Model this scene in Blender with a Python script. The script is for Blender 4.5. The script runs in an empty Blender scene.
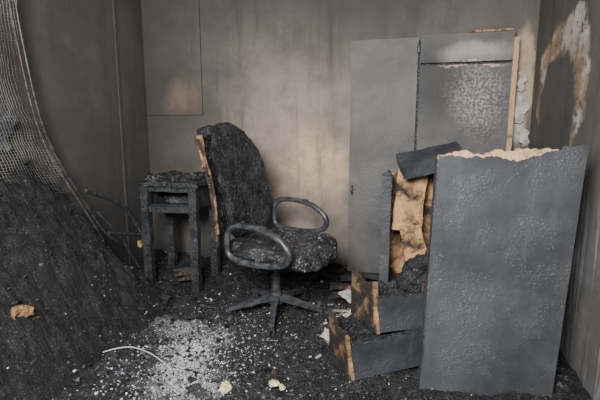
import bpy, bmesh, math, random
from mathutils import Vector, Matrix, Euler, noise
random.seed(7)
C = bpy.context.scene.collection
R = math.radians

# ------------------------------------------------------------ node helpers
class NT:
    def __init__(s, name):
        s.m = bpy.data.materials.new(name); s.m.use_nodes = True
        s.t = s.m.node_tree; s.t.nodes.clear()
        s.out = s.t.nodes.new('ShaderNodeOutputMaterial')
        s.b = s.t.nodes.new('ShaderNodeBsdfPrincipled')
        s.t.links.new(s.b.outputs[0], s.out.inputs[0])
        s.tc = s.t.nodes.new('ShaderNodeTexCoord')
        s.geo = s.t.nodes.new('ShaderNodeNewGeometry')
        s.obj = s.tc.outputs['Object']; s.pos = s.geo.outputs['Position']
    def set(s, sock, v):
        if isinstance(v, bpy.types.NodeSocket): s.t.links.new(v, sock)
        elif isinstance(v, (tuple, list)):
            sock.default_value = tuple(v) + ((1,) if len(v) == 3 and sock.type == 'RGBA' else ())
        else: sock.default_value = v
    def math(s, op, a, b=0.0, clamp=False):
        n = s.t.nodes.new('ShaderNodeMath'); n.operation = op; n.use_clamp = clamp
        s.set(n.inputs[0], a); s.set(n.inputs[1], b); return n.outputs[0]
    def vmath(s, op, a, b=(0,0,0)):
        n = s.t.nodes.new('ShaderNodeVectorMath'); n.operation = op
        s.set(n.inputs[0], a); s.set(n.inputs[1], b)
        return n.outputs['Value'] if op in ('LENGTH','DISTANCE') else n.outputs[0]
    def noise(s, vec, scale=5, detail=4, rough=.55, color=False):
        n = s.t.nodes.new('ShaderNodeTexNoise'); s.set(n.inputs['Vector'], vec)
        n.inputs['Scale'].default_value = scale; n.inputs['Detail'].default_value = detail
        n.inputs['Roughness'].default_value = rough
        return n.outputs['Color'] if color else n.outputs[0]
    def vor(s, vec, scale=20, feature='F1'):
        n = s.t.nodes.new('ShaderNodeTexVoronoi'); s.set(n.inputs['Vector'], vec)
        n.feature = feature; n.inputs['Scale'].default_value = scale
        return n.outputs['Distance']
    def step(s, v, a, b, o0=0.0, o1=1.0):
        n = s.t.nodes.new('ShaderNodeMapRange'); n.interpolation_type = 'SMOOTHSTEP'
        s.set(n.inputs[0], v); n.inputs[1].default_value = a; n.inputs[2].default_value = b
        n.inputs[3].default_value = o0; n.inputs[4].default_value = o1; return n.outputs[0]
    def mix(s, f, a, b, mode='MIX'):
        n = s.t.nodes.new('ShaderNodeMix'); n.data_type = 'RGBA'; n.blend_type = mode
        s.set(n.inputs[0], f); s.set(n.inputs[6], a); s.set(n.inputs[7], b); return n.outputs[2]
    def warp(s, vec, scale, amt):
        c = s.noise(vec, scale, 4, .6, True)
        c = s.vmath('SUBTRACT', c, (.5,.5,.5))
        c = s.vmath('MULTIPLY', c, (amt,amt,amt))
        return s.vmath('ADD', vec, c)
    def blob(s, vec, c, r, soft=.6):
        v = s.vmath('SUBTRACT', vec, tuple(c)); v = s.vmath('DIVIDE', v, tuple(r))
        return s.step(s.vmath('LENGTH', v), 1.0 - soft, 1.0 + soft*.25, 1.0, 0.0)
    def bump(s, h, strength=.5, dist=.01, prev=None):
        n = s.t.nodes.new('ShaderNodeBump'); n.inputs['Strength'].default_value = strength
        n.inputs['Distance'].default_value = dist; s.set(n.inputs['Height'], h)
        if prev is not None: s.set(n.inputs['Normal'], prev)
        return n.outputs[0]
    def done(s, col, rough=.8, normal=None, spec=.5, metal=0.0):
        s.set(s.b.inputs['Base Color'], col); s.set(s.b.inputs['Roughness'], rough)
        s.b.inputs['Specular IOR Level'].default_value = spec
        s.b.inputs['Metallic'].default_value = metal
        if normal is not None: s.set(s.b.inputs['Normal'], normal)
        return s.m

def mat_char(name, dark=(.012,.013,.015), light=(.05,.053,.06), ash=(.32,.33,.35), ash_amt=.62,
             scale=1.0, rough=.6, bump=.7, spec=.5):
    n = NT(name)
    a = n.noise(n.obj, 9*scale, 6, .65); c = n.noise(n.obj, 60*scale, 4, .7)
    v = n.vor(n.obj, 55*scale, 'DISTANCE_TO_EDGE')
    col = n.mix(n.step(a, .35, .7), dark, light)
    sp = n.step(c, ash_amt, ash_amt+.08)
    col = n.mix(n.math('MULTIPLY', sp, n.step(a, .4, .6)), col, ash)
    h = n.math('ADD', n.step(v, 0, .12), n.math('MULTIPLY', c, 1.5))
    return n.done(col, rough, n.bump(h, bump, .008), spec)

def mat_veneer(name, base=(.10,.108,.122), dark=(.035,.038,.044), speck=.60, sc=1.0, light=(.30,.31,.32), streaks=.12, bump=.6):
    n = NT(name)
    a = n.noise(n.obj, 2.6*sc, 6, .6); c = n.noise(n.obj, 130*sc, 3, .7)
    d = n.noise(n.warp(n.obj, 3, .3), 5*sc, 5, .7)
    col = n.mix(n.step(a, .36, .66), dark, base)
    col = n.mix(n.math('MULTIPLY', n.step(c, speck, speck+.12), n.step(d, .42, .62)), col, light)
    streak = n.noise(n.vmath('MULTIPLY', n.obj, (9, 9, .9)), 1.5, 4, .6)
    col = n.mix(n.step(streak, .55, .85, 0, streaks), col, light)
    bl = n.vor(n.obj, 95*sc)
    h = n.math('ADD', n.math('MULTIPLY', bl, n.step(d, .46, .62)), n.math('MULTIPLY', c, .5))
    return n.done(col, .55, n.bump(h, bump, .005))

def mat_wood(name, tan=(.50,.30,.15), char=(.02,.018,.018), thr=.5, sc=1.0):
    n = NT(name)
    w = n.warp(n.obj, 5*sc, .15)
    a = n.noise(w, 6*sc, 6, .65)
    f = n.noise(n.obj, 140, 3, .7)
    t = n.mix(n.step(f, .35, .7), tuple(x*.6 for x in tan), tan)
    brown = n.mix(n.step(a, thr-.05, thr+.07), tuple(x*.25 for x in tan), t)
    col = n.mix(n.step(a, thr-.10, thr-.03), char, brown)
    return n.done(col, .85, n.bump(f, .5, .004))

def mat_flat(name, c1, c2, sc=30, rough=.8, bump=.4, spec=.5, metal=0):
    n = NT(name); a = n.noise(n.obj, sc, 5, .6)
    return n.done(n.mix(n.step(a, .35, .65), c1, c2), rough, n.bump(a, bump, .005), spec, metal)

M = {}  # smoke haze is approximated in these colours, there is no volume
M['char'] = mat_char('char_black')
M['charseat'] = mat_char('char_seat', (.012,.013,.015), (.042,.045,.051), (.46,.48,.51), .56, 1.3, .34)  # pale specks put the seat's highlights into its colour
M['charback'] = mat_char('char_back', (.011,.012,.013), (.038,.040,.045), (.24,.24,.25), .64, 1.0, .34, .8)
M['charfur'] = mat_char('char_furniture', (.016,.018,.021), (.05,.054,.062), (.24,.24,.25), .66, .8, .5, .5)
M['plastic'] = mat_flat('scorched_plastic', (.022,.025,.029), (.07,.075,.087), 25, .32, .35)
M['metal'] = mat_flat('sooty_steel', (.035,.038,.044), (.09,.095,.105), 30, .42, .3, .5, .3)
M['rust'] = mat_flat('rusty_steel', (.05,.04,.035), (.17,.12,.085), 40, .7, .3)
M['veneer'] = mat_veneer('scorched_veneer', (.068,.074,.085), (.035,.038,.044), .58, .9, (.20,.215,.235), .10, .4)
M['veneer_d'] = mat_veneer('scorched_veneer_dark', (.060,.066,.077), (.026,.029,.035), .60, 1.3, (.2,.21,.22))
M['door'] = mat_veneer('sooty_door_veneer', (.112,.112,.112), (.055,.056,.058), .66, .8, (.22,.22,.22), .12, .3)
M['board'] = mat_wood('particleboard', (.70,.46,.27), thr=.42)
M['wood'] = mat_wood('burnt_wood', (.60,.35,.17), thr=.50)
M['woodd'] = mat_wood('burnt_wood_drawer', (.30,.18,.10), thr=.57, sc=1.6)
M['woodb'] = mat_wood('burnt_wood_brown', (.24,.14,.08), thr=.55, sc=2)
M['ash'] = mat_flat('white_ash_and_glint', (.35,.37,.40), (.75,.77,.8), 60, .9)  # real ash, also used for chips that imitate glints
M['grey'] = mat_flat('grey_flakes_mat', (.045,.05,.058), (.13,.14,.16), 60, .45)
M['foam'] = mat_flat('yellow_foam', (.45,.36,.16), (.80,.72,.45), 30, .95, .8)
M['orange'] = mat_flat('scorched_orange_scrap', (.12,.065,.03), (.30,.17,.08), 30, .9, .8)
M['plaster'] = mat_flat('loose_plaster', (.38,.36,.33), (.62,.60,.56), 12, .95)

# ------------------------------------------------------------ mesh helpers
def empty(name, loc=(0,0,0), rot=(0,0,0)):
    o = bpy.data.objects.new(name, None); C.objects.link(o)
    o.location = loc; o.rotation_euler = rot; o.empty_display_size = .1; return o

def obj_from(name, verts, faces, mat, parent=None, loc=(0,0,0), rot=(0,0,0), smooth=False, fm=None):
    me = bpy.data.meshes.new(name); me.from_pydata([tuple(v) for v in verts], [], faces)
    for m in (mat if isinstance(mat, list) else [mat]): me.materials.append(m)
    if fm:
        for p, i in zip(me.polygons, fm): p.material_index = i
    if smooth:
        for p in me.polygons: p.use_smooth = True
    me.update()
    o = bpy.data.objects.new(name, me); C.objects.link(o)
    o.location = loc; o.rotation_euler = rot
    if parent: o.parent = parent
    return o

def boxgrid(nx, ny, nz):
    idx = {}; V = []; F = []
    def vid(i, j, k):
        key = (i, j, k)
        if key not in idx:
            idx[key] = len(V); V.append(Vector((2*i/nx-1, 2*j/ny-1, 2*k/nz-1)))
        return idx[key]
    for i in range(nx):
        for j in range(ny):
            F.append([vid(i,j,0), vid(i,j+1,0), vid(i+1,j+1,0), vid(i+1,j,0)])
            F.append([vid(i,j,nz), vid(i+1,j,nz), vid(i+1,j+1,nz), vid(i,j+1,nz)])
    for i in range(nx):
        for k in range(nz):
            F.append([vid(i,0,k), vid(i+1,0,k), vid(i+1,0,k+1), vid(i,0,k+1)])
            F.append([vid(i,ny,k), vid(i,ny,k+1), vid(i+1,ny,k+1), vid(i+1,ny,k)])
    for j in range(ny):
        for k in range(nz):
            F.append([vid(0,j,k), vid(0,j,k+1), vid(0,j+1,k+1), vid(0,j+1,k)])
            F.append([vid(nx,j,k), vid(nx,j+1,k), vid(nx,j+1,k+1), vid(nx,j,k+1)])
    return V, F

SEED = [0]
def slab(name, size, loc, mat, parent=None, rot=(0,0,0), cell=.03, amp=.003, freq=9, shape=None, n=None, smooth=False):
    SEED[0] += 1; sd = Vector((SEED[0]*3.7, SEED[0]*1.3, 0))
    cnt = [max(1, min(100, round(s/cell))) for s in size]
    V, F = boxgrid(*cnt); out = []
    for p in V:
        p = p.copy()
        if n:
            m = max(abs(p.x), abs(p.y), abs(p.z))
            L = (abs(p.x)**n + abs(p.y)**n + abs(p.z)**n)**(1/n)
            p *= m / L
        q = Vector((p.x*size[0]/2, p.y*size[1]/2, p.z*size[2]/2))
        if shape: q = shape(q, p)
        if amp: q += noise.noise_vector(q*freq + sd)*amp + noise.noise_vector(q*freq*3.3 + sd)*amp*.5
        out.append(q)
    return obj_from(name, out, F, mat, parent, loc, rot, smooth)

def tube(name, pts, r, mat, parent=None, cyclic=False, kind='POLY', res=3, loc=(0,0,0), rot=(0,0,0)):
    cu = bpy.data.curves.new(name, 'CURVE'); cu.dimensions = '3D'
    sp = cu.splines.new('NURBS' if kind == 'NURBS' else 'POLY'); sp.points.add(len(pts)-1)
    for p, q in zip(sp.points, pts): p.co = (*q, 1)
    sp.use_cyclic_u = cyclic
    if kind == 'NURBS':
        sp.order_u = 3; sp.use_endpoint_u = not cyclic; sp.resolution_u = 8
    cu.bevel_depth = r; cu.bevel_resolution = res; cu.use_fill_caps = True
    tmp = bpy.data.objects.new(name, cu); C.objects.link(tmp)
    dg = bpy.context.evaluated_depsgraph_get()
    me = bpy.data.meshes.new_from_object(tmp.evaluated_get(dg)); bpy.data.objects.remove(tmp)
    me.name = name; me.materials.clear(); me.materials.append(mat)
    for p in me.polygons: p.use_smooth = True
    o = bpy.data.objects.new(name, me); C.objects.link(o); o.location = loc; o.rotation_euler = rot
    if parent: o.parent = parent
    return o

def cyl(name, r, h, loc, mat, parent=None, rot=(0,0,0), r2=None, seg=24):
    r2 = r if r2 is None else r2; V = []; F = []
    for i in range(seg):
        a = 2*math.pi*i/seg
        V.append((r*math.cos(a), r*math.sin(a), -h/2)); V.append((r2*math.cos(a), r2*math.sin(a), h/2))
    for i in range(seg):
        j = (i+1) % seg; F.append([2*i, 2*j, 2*j+1, 2*i+1])
    F.append([2*i for i in range(seg)][::-1]); F.append([2*i+1 for i in range(seg)])
    return obj_from(name, V, F, mat, parent, loc, rot)

def fbm(x, y, z=0.0, o=4):
    return noise.fractal(Vector((x, y, z)), 1.0, 2.0, o)
def sst(v, a, b):
    t = max(0, min(1, (v-a)/(b-a))); return t*t*(3-2*t)

# ------------------------------------------------------------ room
XL, XR, YB, YF, ZC = -2.36, .885, 3.60, -1.2, 2.6
def P_z(n):
    s = n.t.nodes.new('ShaderNodeSeparateXYZ'); n.set(s.inputs[0], n.pos); return s.outputs[2]

def mat_wall(name, kind):
    n = NT(name); P = n.pos; W = n.warp(P, 1.6, .5); WF = n.warp(P, 9, .10)
    base = (.190,.174,.155)
    a = n.noise(W, 1.4, 5, .6)
    col = n.mix(n.step(a, .3, .7), (.130,.122,.112), base)
    if kind == 'back':
        col = n.mix(n.math('MULTIPLY', n.blob(W, (-.95,3.6,1.05), (.85,1,1.05), .95), .85), col, (.40,.33,.26))  # warm glow near the chair, painted into the wall colour
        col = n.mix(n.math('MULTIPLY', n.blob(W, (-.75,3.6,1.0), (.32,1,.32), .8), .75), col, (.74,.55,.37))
        col = n.mix(n.math('MULTIPLY', n.blob(W, (-2.55,3.6,1.4), (1.05,1,1.9), .9), .88), col, (.04,.039,.038))  # soot on the left, deepened as a painted vignette
        col = n.mix(n.math('MULTIPLY', n.blob(W, (-1.70,3.6,.55), (.10,1,.15), .7), .7), col, (.45,.33,.2))
        col = n.mix(n.math('MULTIPLY', n.blob(W, (-1.97,3.6,1.62), (.20,1,.22), .7), .5), col, (.28,.20,.14))
        col = n.mix(n.math('MULTIPLY', n.blob(W, (-.4,3.6,2.65), (2.6,1,.95), .9), .85), col, (.042,.041,.040))  # soot along the top, also carrying the painted vignette
        col = n.mix(n.math('MULTIPLY', n.blob(WF, (.80,3.6,1.6), (.085,1,.45), .3), .9), col, (.56,.43,.29))
        col = n.mix(n.blob(WF, (.78,3.6,1.35), (.07,1,.22), .3), col, (.56,.54,.51))
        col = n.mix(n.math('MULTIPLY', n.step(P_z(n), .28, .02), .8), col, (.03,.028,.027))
    elif kind == 'left':
        col = n.mix(.72, col, (.042,.042,.042))  # soot plus edge darkening painted into the left wall
        col = n.mix(n.math('MULTIPLY', n.blob(W, (-2.36,3.1,1.9), (1,.45,.7), .8), .25), col, (.18,.175,.165))
        st = n.noise(n.vmath('MULTIPLY', P, (1, 9, .6)), 1.5, 4, .6)
        col = n.mix(n.step(st, .55, .75, 0, .3), col, (.17,.168,.165))
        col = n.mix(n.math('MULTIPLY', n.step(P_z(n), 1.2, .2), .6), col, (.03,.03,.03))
    elif kind == 'right':
        col = n.mix(.5, col, (.06,.065,.072))
        WR = n.warp(n.warp(P, 3, .30), 16, .09)
        m = n.blob(WR, (.885,3.00,1.52), (1,.48,.45), .08)
        inner = n.blob(WR, (.885,3.05,1.32), (1,.36,.44), .14)
        ring = n.math('SUBTRACT', m, inner, True)
        fl = n.noise(P, 9, 5, .75)
        col = n.mix(n.math('MULTIPLY', inner, .35), col, (.06,.063,.07))
        tanw = n.mix(n.step(n.noise(P, 6, 4, .6), .42, .58), (.40,.28,.17), (.60,.55,.48))
        col = n.mix(n.math('MULTIPLY', ring, n.step(fl, .38, .48)), col, tanw)
        st = n.noise(n.vmath('MULTIPLY', P, (1, 9, .8)), 1.5, 5, .65)
        low = n.step(P_z(n), 1.1, .5)
        col = n.mix(n.math('MULTIPLY', n.step(st, .50, .60), n.math('MULTIPLY', low, .8)), col, (.44,.45,.47))
        col = n.mix(n.math('MULTIPLY', low, .25), col, (.30,.31,.33))
    f = n.noise(P, 45, 5, .65)
    col = n.mix(n.step(f, .62, .75, 0, .22), col, (.36,.35,.34))
    g = n.noise(P, 4, 6, .7)
    col = n.mix(n.step(g, .35, .65, .4, 0), col, (.045,.044,.043))
    dr = n.noise(n.vmath('MULTIPLY', P, (6, 6, .5)), 1.6, 4, .6)
    col = n.mix(n.step(dr, .50, .8, 0, .7), col, (.045,.044,.043))
    return n.done(col, .8, n.bump(f, .25, .006))

def plain_box(name, lo, hi, mat, parent=None):
    V = [(x,y,z) for x in (lo[0],hi[0]) for y in (lo[1],hi[1]) for z in (lo[2],hi[2])]
    F = [[0,1,3,2],[4,6,7,5],[0,4,5,1],[2,3,7,6],[0,2,6,4],[1,5,7,3]]
    return obj_from(name, V, F, mat, parent)

mb, ml, mr = mat_wall('soot_vignette_wall_back_mat','back'), mat_wall('soot_vignette_wall_left_mat','left'), mat_wall('soot_wall_right_mat','right')
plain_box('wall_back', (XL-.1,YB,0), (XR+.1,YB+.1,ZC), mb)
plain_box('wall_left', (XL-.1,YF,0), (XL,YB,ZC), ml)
plain_box('wall_right', (XR,YF,0), (XR+.1,YB,ZC), mr)
plain_box('floor', (XL-.1,YF,-.1), (XR+.1,YB+.1,0), mat_char('floor_char'))
plain_box('ceiling', (XL-.1,YF,ZC), (XR+.1,YB+.1,ZC+.1), mat_flat('sooty_ceiling',(.04,.04,.04),(.07,.07,.07),3))
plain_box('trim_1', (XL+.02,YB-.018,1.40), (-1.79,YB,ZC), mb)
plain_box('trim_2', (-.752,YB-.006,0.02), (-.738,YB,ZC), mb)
plain_box('trim_3', (XL,YB-.40,0.05), (XL+.010,YB-.375,ZC), ml)
slab('baseboard_back', (1.5,.02,.07), (-1.0,YB-.011,.07), M['woodb'], cell=.03, amp=.004)

# ------------------------------------------------------------ debris field (one object)
def mat_debris():
    n = NT('debris_char'); P = n.pos; W = n.warp(P, 7, .28)
    a = n.noise(P, 14, 7, .7); c = n.noise(P, 75, 4, .75); d = n.noise(P, 150, 3, .7)
    col = n.mix(n.step(a, .35, .68), (.007,.008,.009), (.028,.030,.034))
    gen = n.blob(W, (-.95,2.15,0), (1.05,.95,1), .8)
    sp = n.math('MULTIPLY', n.step(c, .58, .68), n.math('ADD', n.math('MULTIPLY', gen, .75), .10))
    col = n.mix(sp, col, (.22,.24,.28))  # blue-grey specks paint glints onto the floor
    p1 = n.blob(W, (-1.13,2.02,0), (.17,.38,1), .9)
    p2 = n.blob(W, (-1.0,1.75,0), (.22,.2,1), .9)
    p3 = n.blob(W, (-1.35,2.3,0), (.30,.16,1), .9)
    pm = n.math('MAXIMUM', p1, n.math('MAXIMUM', n.math('MULTIPLY', p2, .7), n.math('MULTIPLY', p3, .5)))
    col = n.mix(n.math('MULTIPLY', pm, n.step(d, .38, .54)), col, (.74,.76,.79))
    p4 = n.blob(W, (-.35,2.6,0), (.16,.28,1), .8)
    col = n.mix(n.math('MULTIPLY', p4, n.step(c, .45, .55)), col, (.50,.48,.45))
    h = n.math('ADD', n.math('MULTIPLY', c, 1.0), n.math('MULTIPLY', a, 2.0))
    return n.done(col, n.step(c, .4, .6, .75, .32), n.bump(h, .9, .014))

def floor_h(x, y):
    h = .020 + .022*fbm(x*5, y*5, 1.1) + .018*fbm(x*17, y*17, 4.2, 4) + .014*abs(noise.noise(Vector((x*42, y*42, 2))))
    h += .05*sst(y, 3.0, 3.55) + .05*sst(x, -1.3, -2.2)
    h += .03*math.exp(-((x+.35)**2+(y-2.75)**2)/.05)
    return max(.002, h)
MW = .82
def wall_prof(y):
    pts = [(1.9,1.14),(2.1,1.14),(2.39,.96),(2.67,.42),(2.80,.10),(2.84,0),(9,0)]
    if y < 1.9: return 1.14
    for (a,b),(c,d) in zip(pts, pts[1:]):
        if a <= y <= c: return b + (d-b)*(y-a)/(c-a)
    return 0
def mound_h(x, y):
    t = (x-XL)/MW
    if t > 1: return -.004
    f = (1-t)**.85
    h = wall_prof(y)*f
    k = min(1, h*5)
    h += (.07*fbm(x*3.5, y*3.5, 7) + .030*fbm(x*13, y*13, 3, 4) + .012*fbm(x*40,y*40,5,3))*k
    return h - .004
def ground(x, y): return max(floor_h(x, y), mound_h(x, y))

MD = mat_debris()
DM = [MD, M['char'], M['grey'], M['ash'], M['woodb'], M['orange'], M['charfur'], M['plaster']]
DV = []; DF = []; DI = []
nx, ny = 340, 290
for j in range(ny+1):
    for i in range(nx+1):
        x = XL+.005 + (XR-XL-.01)*i/nx; y = .9 + (YB-.93)*j/ny
        DV.append((x, y, floor_h(x, y)))
for j in range(ny):
    for i in range(nx):
        k = j*(nx+1)+i; DF.append([k, k+1, k+nx+2, k+nx+1]); DI.append(0)
def chips(cnt, area, mats, weights, smin, smax, flat=.35):
    for _ in range(cnt):
        x, y = area()
        if not (XL+.05 < x < XR-.05 and 1.0 < y < YB-.06): continue
        mh = mound_h(x, y)
        if mh > .10 and (smax > .04 or random.random() < .60): continue
        s = random.uniform(smin, smax)*random.choice((.6,.8,1,1,1.4))
        e = Euler((random.uniform(-.6,.6), random.uniform(-.6,.6), random.uniform(0,6.3))).to_matrix()
        sc = Vector((s, s*random.uniform(.25,.9), s*flat*random.uniform(.3,1)))
        mi = random.choices(mats, weights)[0]; b = len(DV)
        z = ground(x, y)
        for dx in (-.5,.5):
            for dy in (-.5,.5):
                for dz in (-.5,.5):
                    q = Vector((dx*sc.x*random.uniform(.5,1.1), dy*sc.y*random.uniform(.5,1.1), dz*sc.z))
                    DV.append(Vector((x,y,z+s*.1)) + e@q)
        for f in [[0,1,3,2],[4,6,7,5],[0,4,5,1],[2,3,7,6],[0,2,6,4],[1,5,7,3]]:
            DF.append([b+i for i in f]); DI.append(mi)
def fibres(cnt, area, mats, weights):
    for _ in range(cnt):
        x, y = area()
        if not (XL+.1 < x < XR-.1 and 1.0 < y < YB-.1) : continue
        L = random.uniform(.02,.07); a = random.uniform(0,6.3); w = random.uniform(.0008,.002); b = len(DV)
        mi = random.choices(mats, weights)[0]; z = ground(x, y)+.003
        d = Vector((math.cos(a), math.sin(a), random.uniform(-.15,.25))); s_ = Vector((-math.sin(a), math.cos(a), 0))
        bend = s_*random.uniform(-.012,.012)+Vector((0,0,random.uniform(0,.008)))
        for t in (-.5,0,.5):
            c = Vector((x,y,z)) + d*L*t + bend*(1-4*t*t)
            for q in (s_*w, Vector((0,0,w*1.5)), -s_*w): DV.append(c+q)
        for k in (0,3):
            for m in range(3):
                m2 = (m+1)%3; DF.append([b+k+m, b+k+m2, b+k+3+m2, b+k+3+m]); DI.append(mi)
U = random.uniform; G = random.gauss
chips(10500, lambda: (U(XL,XR), U(1.3,3.54)), [1,2,3,4], [82,14,.8,3], .006, .026)
chips(5200, lambda: (G(-1.12,.19), G(2.0,.34)), [3,2,1], [55,32,13], .004, .013, .3)
chips(3600, lambda: (G(-.9,.6), G(2.3,.5)), [3,2,1], [9,46,45], .005, .014, .3)  # pale chips imitate glints by colour among the ash
chips(110, lambda: (U(XL+.2,.1), U(1.6,3.5)), [1,4,6], [62,6,32], .05, .12, .15)
chips(60, lambda: (G(-.33,.10), G(2.6,.16)), [7,2,4], [50,25,25], .03, .08, .12)
fibres(1000, lambda: (U(XL,XR), U(1.3,3.5)), [1,2,6,4], [66,6,20,8])
obj_from('fire_debris', DV, DF, DM, fm=DI)

V = []; F = []; nx, ny = 120, 240
for j in range(ny+1):
    for i in range(nx+1):
        x = XL+.006 + (MW-.006)*i/nx; y = .9 + 1.93*j/ny
        V.append((x, y, max(-.002, mound_h(x, y))))
for j in range(ny):
    for i in range(nx):
        k = j*(nx+1)+i; F.append([k, k+1, k+nx+2, k+nx+1])
obj_from('charred_mattress', V, F, mat_char('char_mattress', (.007,.008,.009), (.024,.026,.030), (.13,.14,.155), .58, 1.6, .7, .9))

# ------------------------------------------------------------ wardrobe
wd = empty('wardrobe', (0,0,0))
yf = 3.50
slab('carcass', (1.17,.080,1.92), (.125,yf+.052,.965), M['charfur'], wd, amp=.001, cell=.08)
def door_mat2():
    n = NT('sooty_right_door'); O = n.pos; W = n.warp(n.warp(O, 5, .16), 25, .05)
    a = n.noise(O, 3, 5, .6)
    col = n.mix(n.step(a,.35,.65), (.070,.071,.072), (.112,.112,.112))
    dk = n.blob(W, (.17,3.5,1.62), (.24,1,.40), .7)
    col = n.mix(n.math('MULTIPLY', dk, .85), col, (.026,.026,.027))
    lt = n.blob(W, (.50,3.5,1.50), (.24,1,.34), .9)
    f = n.noise(O, 55, 5, .75)
    col = n.mix(n.math('MULTIPLY', lt, n.step(f,.40,.68)), col, (.42,.42,.43))
    tl = n.blob(W, (.45,3.5,1.83), (.30,1,.08), .8)
    col = n.mix(n.math('MULTIPLY', tl, .8), col, (.37,.365,.36))
    b = n.blob(W, (.45,3.5,1.75), (.25,1,.014), .5)
    col = n.mix(b, col, (.5,.40,.30))
    return n.done(col, .6, n.bump(f,.5,.006))
MDR = door_mat2()
slab('door_left', (.505,.022,1.86), (-.205,yf,1.02), M['door'], wd, amp=.0012, cell=.05)
slab('door_right', (.64,.022,1.50), (.385,yf-.012,.99), MDR, wd, amp=.0015, cell=.05)
slab('door_right_top', (.64,.026,.20), (.385,yf-.014,1.86), MDR, wd, amp=.002, cell=.04)
slab('top_edge_wood', (.30,.03,.012), (.55,yf-.016,1.968), M['wood'], wd, amp=.004, cell=.015)
slab('stile_right', (.035,.05,1.90), (.725,yf+.01,.97), M['board'], wd, amp=.003, cell=.03)
slab('plinth', (1.17,.03,.08), (.125,yf+.005,.045), M['woodb'], wd, amp=.002)
cyl('keyhole_plate', .022, .006, (-.43,yf-.014,.78), M['rust'], wd, (R(90),0,0))
tube('door_handle', [(-.43,yf-.012,.82),(-.43,yf-.035,.81),(-.43,yf-.035,.75),(-.43,yf-.012,.74)], .005, M['metal'], wd)
cyl('hinge', .012, .05, (.052,yf-.02,1.86), M['metal'], wd)
cyl('hinge_low', .012, .05, (.052,yf-.02,.30), M['metal'], wd)

pf = empty('peeling_plaster', (0,0,0))
for i,(x,z,w,h,ry) in enumerate([(.80,1.42,.10,.22,.2),(.83,1.22,.08,.16,-.3),(.79,1.62,.06,.14,.1)]):
    def sh(q,p,w=w,h=h):
        q.x *= 1-.5*abs(p.z)**1.5; q.y += -.02*(1-p.z**2) ; q.x += .012*math.sin(p.z*6); return q
    slab('flake_%d'%(i+1), (w,.006,h), (x,YB-.025,z), M['plaster'], pf, (0,ry,.3), cell=.015, amp=.008, freq=20, shape=sh)

# ------------------------------------------------------------ burnt dresser carcass
dr = empty('collapsed_dresser', (-.10,2.50,0), (0,0,R(4)))
def rag(ampz, fr=6, s=0):
    def f(q, p):
        if p.z > 0: q.z += p.z*ampz*(noise.noise(Vector((q.x*fr, q.y*fr, s)))+.6*noise.noise(Vector((q.x*fr*4, q.y*fr*4, s+9))))
        return q
    return f
slab('side_left', (.02,.26,1.0), (.01,.15,.50), M['charfur'], dr, cell=.02, shape=rag(.06,8,1), amp=.003)
slab('side_right', (.02,.26,.98), (.50,.15,.49), M['charfur'], dr, cell=.02, amp=.003)
slab('back_panel', (.50,.012,1.0), (.255,.285,.51), M['wood'], dr, cell=.02, shape=rag(.05,7,3), amp=.005)
slab('stile_front', (.05,.02,1.0), (-.01,.02,.51), M['veneer_d'], dr, cell=.02, shape=rag(.05,8,4), amp=.003)
slab('torn_board', (.17,.014,.38), (.13,.12,.85), M['wood'], dr, (R(-6),R(5),R(6)), cell=.012, shape=rag(.07,12,6), amp=.009)
slab('torn_board_low', (.13,.014,.30), (.17,.09,.55), M['wood'], dr, (R(-8),R(-12),R(6)), cell=.012, shape=rag(.07,12,8), amp=.009)
slab('shelf', (.46,.24,.018), (.26,.15,.33), M['charfur'], dr, cell=.02, amp=.004)
slab('top_board', (.36,.20,.060), (.24,.10,1.09), M['veneer_d'], dr, (R(24),R(-13),R(6)), cell=.018, amp=.006)
slab('charred_clump', (.20,.10,.26), (.19,.02,.42), M['char'], dr, (0,R(28),0), cell=.012, amp=.035, freq=9, n=3)
slab('charred_splinter', (.05,.02,.34), (.21,-.02,.50), M['woodd'], dr, (R(5),R(30),0), cell=.012, amp=.012, freq=12, shape=rag(.08,14,2))

# ------------------------------------------------------------ drawers
def drawer(loc, rz, tilt, w=.44, h=.20, d=.30, side_h=.22):
    e = empty('burnt_drawer', loc, (R(tilt[0]), R(tilt[1]), R(rz)))
    slab('front', (w,.022,h), (w/2,.0,h/2), M['veneer_d'], e, cell=.02, amp=.002, shape=rag(.015,14,loc[2]))
    slab('front_top_edge', (w,.016,.010), (w/2,.004,h+.002), M['charfur'], e, cell=.015, amp=.004)
    slab('side_left', (.016,d,side_h), (.008,d/2,side_h/2), M['woodd'], e, cell=.012, amp=.005, shape=rag(.06,10,loc[0]))
    slab('side_left_rim', (.018,.024,side_h+.03), (.0,-.003,side_h/2+.010), M['wood'], e, (0,R(-4),0), cell=.010, amp=.005)
    slab('side_right', (.016,d,h), (w-.008,d/2,h/2), M['woodd'], e, cell=.02, amp=.004)
    slab('back', (w,.014,h*.9), (w/2,d,h*.45), M['charfur'], e, cell=.02, amp=.004, shape=rag(.05,10,2))
    slab('bottom', (w,d,.010), (w/2,d/2,.012), M['charfur'], e, cell=.03, amp=.003)
    slab('charred_contents', (w*.8,d*.8,.10), (w/2,d/2,.075), M['char'], e, cell=.012, amp=.03, freq=14, n=3)
    return e
drawer((-.237,1.99,.02), 30, (2,-3.5), h=.195)
drawer((-.128,2.10,.235), 31, (-4,1.5), w=.42, h=.18, side_h=.24)

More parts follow.
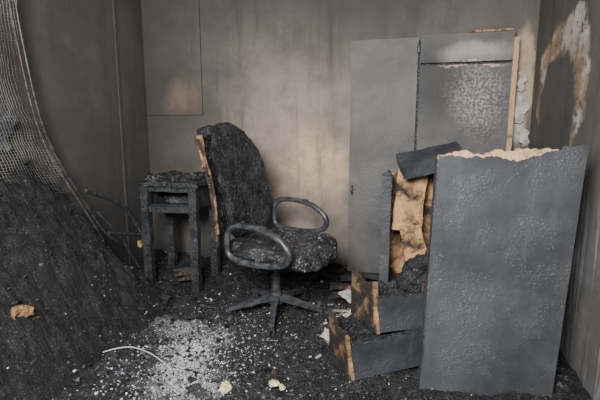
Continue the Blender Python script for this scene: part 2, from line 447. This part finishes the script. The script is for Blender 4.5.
# ------------------------------------------------------------ foreground leaning panel
pn = empty('broken_cabinet_panel', (.105,1.985,.012), (R(-2.2), R(1.6), R(10)))
w = .605
def taper(q, t):
    u = (q.x + w/2)/w
    q.x += t*(.012 + .03*u); q.z += t*(.048*u)
    return q
def cshape(q, p):
    t = (p.z+1)/2
    if p.z > 0: q.z += p.z**4*.022*(noise.noise(Vector((q.x*12, q.y*12, 5)))+.6*noise.noise(Vector((q.x*48, q.y*48, 9))))
    return taper(q, t)
slab('particleboard_core', (w,.034,1.14), (w/2,.02,.57), M['board'], pn, cell=.012, amp=.0025, freq=30, shape=cshape)
def vshape(q, p):
    t = (p.z+1)/2; x = q.x + w/2
    if p.z > 0:
        dip = .040*math.exp(-((x-.33)/.09)**2) + .016*math.exp(-((x-.14)/.08)**2) + .014*noise.noise(Vector((x*30,0,3)))+ .008*noise.noise(Vector((x*90,0,3)))
        if x > .50: dip -= .014
        q.z -= p.z**3*dip
    return taper(q, t)
slab('charred_veneer_front', (w+.002,.005,1.137), (w/2,.0005,.568), M['veneer'], pn, cell=.009, amp=.0008, shape=vshape)
slab('veneer_back', (w,.005,1.12), (w/2,.040,.56), M['veneer_d'], pn, cell=.03, amp=.001, shape=lambda q,p: taper(q,(p.z+1)/2))
def eshape(q, p):
    q.x += .012*(p.z+1)/2; return q
slab('edge_strip_left', (.008,.044,1.12), (-.005,.02,.56), M['veneer_d'], pn, cell=.02, amp=.001, shape=eshape)
cyl('screw', .004,.004, (.55,-.003,.30), M['metal'], pn, (R(90),0,0))
slab('sooty_backing_board', (.09,.018,1.05), (.78,2.46,.545), M['veneer_d'], None, (0,R(1.5),R(8)), cell=.03, amp=.002)

# ------------------------------------------------------------ office chair
ch = empty('office_chair', (-.83,2.66,.02), (0,0,R(-16)))
def seat_shape(q, p):
    q.z += .018*(abs(p.y)**3) - .045*max(0, p.x)**3 + .015*max(0,-p.x)**2
    q.y *= 1 - .12*max(0,-p.x)
    q.z += .028*noise.noise(Vector((q.x*7,q.y*7,1)))
    if p.z > 0: q.z -= .025*math.exp(-((q.x-.03)**2+q.y**2)/.03)
    return q
slab('seat', (.66,.66,.13), (.055,0,.475), M['charseat'], ch, cell=.011, amp=.018, freq=11, n=3.2, shape=seat_shape)
slab('seat_pan', (.46,.46,.03), (.02,0,.400), M['char'], ch, cell=.03, amp=.004, n=5)
X0 = -.235
def bkx(t): return X0 - .205*t + .050*math.sin(t*math.pi)
def back_shape(q, p):
    t = (p.z+1)/2
    q.y *= (.84 + .20*math.sin(min(1,t*1.25)*math.pi*.62)) * (1-.12*sst(t,.75,1))
    q.x += (bkx(t)-X0) + .045*p.y**2
    if t > .8: q.x += .03*(t-.8)*5
    # padding melted back from the camera-side edge, outline warped
    if p.y < 0: q.y += (-p.y)**2*(.075*max(0,noise.noise(Vector((q.x*5,3,q.z*8)))+.28))
    if p.y > 0: q.z -= .03*p.y**2*sst(t,.7,1)
    if p.x > 0: q.x -= .008*abs(math.sin(t*9))**4
    return q
slab('backrest', (.075,.50,.81), (X0,0,.885), M['charback'], ch, cell=.011, amp=.013, freq=12, n=3.4, shape=back_shape)
def shell_shape(q, p):
    t = (p.z+1)/2
    q.y *= 1-.18*sst(t,.8,1)
    q.x += (bkx(t)-X0) - .035*math.sin(t*math.pi) + .05*p.y**2 + .03*sst(t,.85,1)
    return q
slab('backrest_shell', (.016,.50,.78), (X0-.055,0,.885), M['charback'], ch, cell=.015, amp=.008, freq=10, n=5, shape=shell_shape)
def bk(t, y, off): return (bkx(t)+off, y, .485+.80*t)
slab('headrest_edge', (.12,.12,.09), (bkx(.92)-.005,-.165,1.225), M['charback'], ch, (0,R(-12),0), cell=.010, amp=.012, freq=14, n=3)
slab('exposed_batten', (.040,.012,.20), (bkx(.80)-.030,-.238,1.11), M['wood'], ch, (0,R(-10),0), cell=.008, amp=.012, freq=16)
slab('exposed_batten_low', (.018,.012,.34), (bkx(.45)-.050,-.248,.84), M['woodd'], ch, (0,R(-14),0), cell=.008, amp=.010, freq=16)
tube('frame_rib_1', [bk(t/8, -.258-.01*math.sin(t), -.020) for t in range(1,8)], .009, M['woodd'], ch, kind='NURBS')
tube('frame_rib_2', [bk(t/8, -.22, -.075) for t in range(0,8)], .010, M['woodb'], ch, kind='NURBS')
for k in range(5):
    t = .2+.14*k
    tube('spring_%d'%(k+1), [bk(t+.004*i, -.245+.014*math.cos(i*1.05), -.045+.014*math.sin(i*1.05)) for i in range(24)], .002, M['rust'], ch)
for s, nm in ((-1,'near'),(1,'far')):
    y = s*.335; dz = -.055 if s < 0 else 0.010; dx = .065 if s < 0 else -.035
    pts = [(-.18,y,.515),(-.205,y,.60),(-.19,y,.70),(-.11,y,.735),(.04,y,.728),(.16,y,.695),(.245,y,.625),(.245,y,.555),(.17,y,.515),(0,y,.505)]
    tube('armrest_'+nm, [(a+dx,b,c+dz) for a,b,c in pts], .0185, M['plastic'], ch, cyclic=True, kind='NURBS', res=4)
    slab('arm_pad_'+nm, (.25,.048,.018), (-.01+dx,y,.738+dz), M['plastic'], ch, (0,R(2),0), cell=.012, amp=.003, n=3.5)
    slab('arm_bracket_'+nm, (.16,.15,.012), (.03,s*.275,.425), M['metal'], ch, (R(s*15),0,0), cell=.03, amp=.001)
tube('back_bar', [(0,0,.40),(-.20,0,.39),(-.29,0,.43),(-.33,0,.62),(-.36,0,.8)], .018, M['metal'], ch, kind='NURBS')
slab('tilt_mechanism', (.22,.14,.05), (0,0,.37), M['metal'], ch, cell=.04, amp=.002)
tube('tilt_lever', [(.02,-.05,.38),(.02,-.22,.37)], .007, M['metal'], ch)
cyl('gas_column_top', .020, .16, (0,0,.30), M['metal'], ch)
cyl('gas_column', .030, .16, (0,0,.20), M['plastic'], ch)
cyl('base_hub', .05, .08, (0,0,.125), M['plastic'], ch, r2=.038)
for i in range(5):
    a = R(-62+72*i); ca, sa = math.cos(a), math.sin(a)
    def ls(q, p):
        t = (p.x+1)/2; q.y *= 1-.4*t; q.z *= 1-.35*t; q.z -= .055*t; return q
    slab('base_leg_%d'%(i+1), (.31,.05,.038), (ca*.175, sa*.175, .13), M['plastic'], ch, (0,0,a), cell=.02, amp=.002, shape=ls)
    cyl('caster_stem_%d'%(i+1), .008, .055, (ca*.32, sa*.32, .06), M['metal'], ch)
    for s in (-1,1):
        cyl('caster_wheel_%d%s'%(i+1,'a' if s<0 else 'b'), .024, .014, (ca*.32-sa*.014*s, sa*.32+ca*.014*s, .026), M['char'], ch, (R(90),0,a))

# ------------------------------------------------------------ side table
tb = empty('small_desk', (-1.965,2.85,.01))
W_, D_, H_ = .46, .40, .87
slab('top', (W_+.04,D_+.02,.035), (W_/2,D_/2,H_-.015), M['charfur'], tb, cell=.013, amp=.014, freq=10)
for i,(x,y) in enumerate([(.03,.03),(W_-.03,.03),(.03,D_-.03),(W_-.03,D_-.03)]):
    slab('leg_%d'%(i+1), (.062,.055,H_-.04), (x,y,(H_-.04)/2), M['charfur'], tb, cell=.015, amp=.007)
slab('rail_front_low', (W_-.08,.025,.05), (W_/2,.03,H_-.21), M['charfur'], tb, cell=.02, amp=.004)
slab('rail_front_top', (W_-.08,.025,.045), (W_/2,.03,H_-.055), M['charfur'], tb, cell=.02, amp=.004)
slab('apron_left', (.02,D_-.08,.18), (.03,D_/2,H_-.12), M['charfur'], tb, cell=.02, amp=.004)
slab('apron_right', (.02,D_-.08,.18), (W_-.03,D_/2,H_-.12), M['charfur'], tb, cell=.02, amp=.004)
slab('apron_back', (W_-.08,.02,.18), (W_/2,D_-.03,H_-.12), M['door'], tb, cell=.02, amp=.003)
slab('drawer_bottom', (W_-.08,D_-.1,.012), (W_/2,D_/2,H_-.185), M['charfur'], tb, cell=.03, amp=.003)
slab('drawer_remnant', (.20,.16,.06), (.22,.16,H_-.16), M['charfur'], tb, (0,0,.4), cell=.012, amp=.02, freq=14, n=3)
slab('charred_papers', (.42,.32,.06), (W_/2,D_/2,H_+.015), M['charseat'], tb, (0,0,.1), cell=.011, amp=.030, freq=14, n=3)
slab('burnt_cloth_remnant', (.14,.08,.05), (.08,.06,H_+.02), M['charseat'], tb, (0,.2,.4), cell=.01, amp=.025, freq=14, n=3)

bk_ = empty('burnt_books', (-1.68,3.0,.09))
for i in range(4):
    slab('book_%d'%(i+1), (.17,.12,.022), (U(-.02,.02),U(-.02,.02),.012+.024*i), [M['woodb'],M['char'],M['woodb'],M['charfur']][i], bk_, (0,R(U(-6,6)),U(-.5,.5)), cell=.02, amp=.004)

# ------------------------------------------------------------ bedspring net against left wall
nt = empty('bedspring_net', (0,0,0))
edge = [(.40,2.80),(.47,2.66),(.80,2.50),(1.0,2.39),(1.2,2.31),(1.445,2.245),(1.75,2.20),(2.006,2.17),(2.35,2.14)]
def edge_y(z):
    for (a,b),(c,d) in zip(edge, edge[1:]):
        if a <= z <= c: return b+(d-b)*(z-a)/(c-a)
    return edge[-1][1]
V = []; F = []; NI, NJ = 46, 84
for j in range(NJ+1):
    z = .85 + 1.5*j/NJ
    for i in range(NI+1):
        y = edge_y(z) - .95*(1-i/NI)
        x = -2.25 + .03*fbm(y*3, z*3, 2) + .012*math.sin(y*17+z*4) + .10*max(0, 1.2-z)
        V.append((x, y+.006*noise.noise(Vector((y*30,z*30,1))), z+.008*noise.noise(Vector((y*30,z*30,8)))))
for j in range(NJ):
    for i in range(NI):
        k = j*(NI+1)+i
        if noise.noise(Vector((i*.13, j*.10, 3.3))) > .42: continue
        F.append([k, k+1, k+NI+2, k+NI+1])
net = obj_from('wire_mesh', V, F, mat_flat('net_wire', (.03,.03,.03), (.21,.20,.185), 5, .7), nt)
wm = net.modifiers.new('wire','WIREFRAME'); wm.thickness = .0038; wm.use_even_offset = False
tube('border_wire', [(-2.25+.16*max(0,1.2-z), y, z) for z, y in edge], .008, M['metal'], nt, kind='NURBS')
tube('border_wire_inner', [(-2.24+.16*max(0,1.2-z), y-.05, z) for z, y in edge[1:]], .004, M['rust'], nt, kind='NURBS')
def hang(q,p):
    q.y *= .6+.4*math.cos(p.z*2); q.x += .02*math.sin(p.z*5); return q
slab('melted_cloth_scrap', (.012,.20,.34), (-2.29,2.02,1.28), M['grey'], nt, cell=.012, amp=.02, freq=12, n=3, shape=hang)

fr = empty('bed_frame_tubing', (.12,0,.02))
tube('rail', [(-2.1,2.30,.86),(-2.1,2.34,.845),(-2.1,2.55,.77),(-2.1,2.72,.66),(-2.1,2.86,.45),(-2.1,2.99,.20),(-2.1,3.02,.04)], .014, M['metal'], fr, kind='NURBS')
tube('crossbar', [(-2.1,2.49,.54),(-2.1,2.856,.444)], .012, M['metal'], fr)
tube('strut', [(-2.1,2.40,.70),(-2.1,2.60,.50),(-2.1,2.80,.20)], .009, M['metal'], fr)
slab('scorched_padding', (.03,.07,.05), (-2.10,2.84,.38), M['wood'], fr, cell=.010, amp=.015, freq=14, n=3)

# ------------------------------------------------------------ loose things on the floor
tube('bent_wire', [(-1.58,1.86,.06),(-1.50,1.95,.07),(-1.35,1.93,.065),(-1.22,1.86,.07),(-1.12,1.80,.06)], .003, M['ash'], None, kind='NURBS')
def lump(name, loc, s, mat):
    slab(name, s, loc, mat, None, (U(-.3,.3),U(-.3,.3),U(0,3)), cell=.008, amp=min(s)*.45, freq=22, n=2.6)
lump('foam_chunk', (-.80,1.74,.05), (.06,.045,.04), M['foam'])
lump('foam_chunk', (-.585,1.83,.045), (.05,.03,.03), M['foam'])
lump('foam_chunk', (-.535,1.81,.045), (.03,.025,.025), M['foam'])
lump('scorched_cushion_scrap', (-1.76,1.56,mound_h(-1.76,1.56)+.01), (.10,.07,.05), M['orange'])
sc = empty('torn_plaster_sheets', (-.30,2.52,.07))
for i in range(5):
    slab('sheet_%d'%(i+1), (.16,.11,.006), (G(0,.05),.12*i-.2,.02+.012*i), M['plaster'], sc, (U(-.4,.4),U(-.4,.4),U(0,3)), cell=.012, amp=.012, freq=12)
tp = empty('charred_timber_pile', (0,0,0))
for i in range(6):
    x, y = U(-.45,-.15), U(2.8,3.25)
    slab('offcut_%d'%(i+1), (U(.2,.34),.04,.03), (x,y,.07+.02*i), M['charfur'] if i%2 else M['woodb'], tp, (0,U(-.2,.2),U(-.8,.8)), cell=.015, amp=.006)

# ------------------------------------------------------------ light
w_ = bpy.data.worlds.new('World'); bpy.context.scene.world = w_; w_.use_nodes = True
bg = w_.node_tree.nodes['Background']; bg.inputs[0].default_value = (.95,.97,1,1); bg.inputs[1].default_value = .75
def area(name, loc, target, sx, sy, e, col):
    l = bpy.data.lights.new(name,'AREA'); l.shape='RECTANGLE'; l.size=sx; l.size_y=sy; l.energy=e; l.color=col
    o = bpy.data.objects.new(name,l); C.objects.link(o); o.location=loc
    o.rotation_euler=(Vector(target)-Vector(loc)).to_track_quat('-Z','Y').to_euler()
area('fill_area_light', (-.5,-.3,1.95), (-.8,3.2,.9), 1.0, .8, 205, (1,.965,.92))  # added soft fill behind the camera, no window exists here

# ------------------------------------------------------------ camera
cam = bpy.data.cameras.new('camera'); co = bpy.data.objects.new('camera', cam); C.objects.link(co)
co.location = (0,0,1.25); co.rotation_euler = (R(90-9), 0, R(14))
cam.sensor_width = 36; cam.lens = 36*430/600; cam.clip_start = .05
bpy.context.scene.camera = co
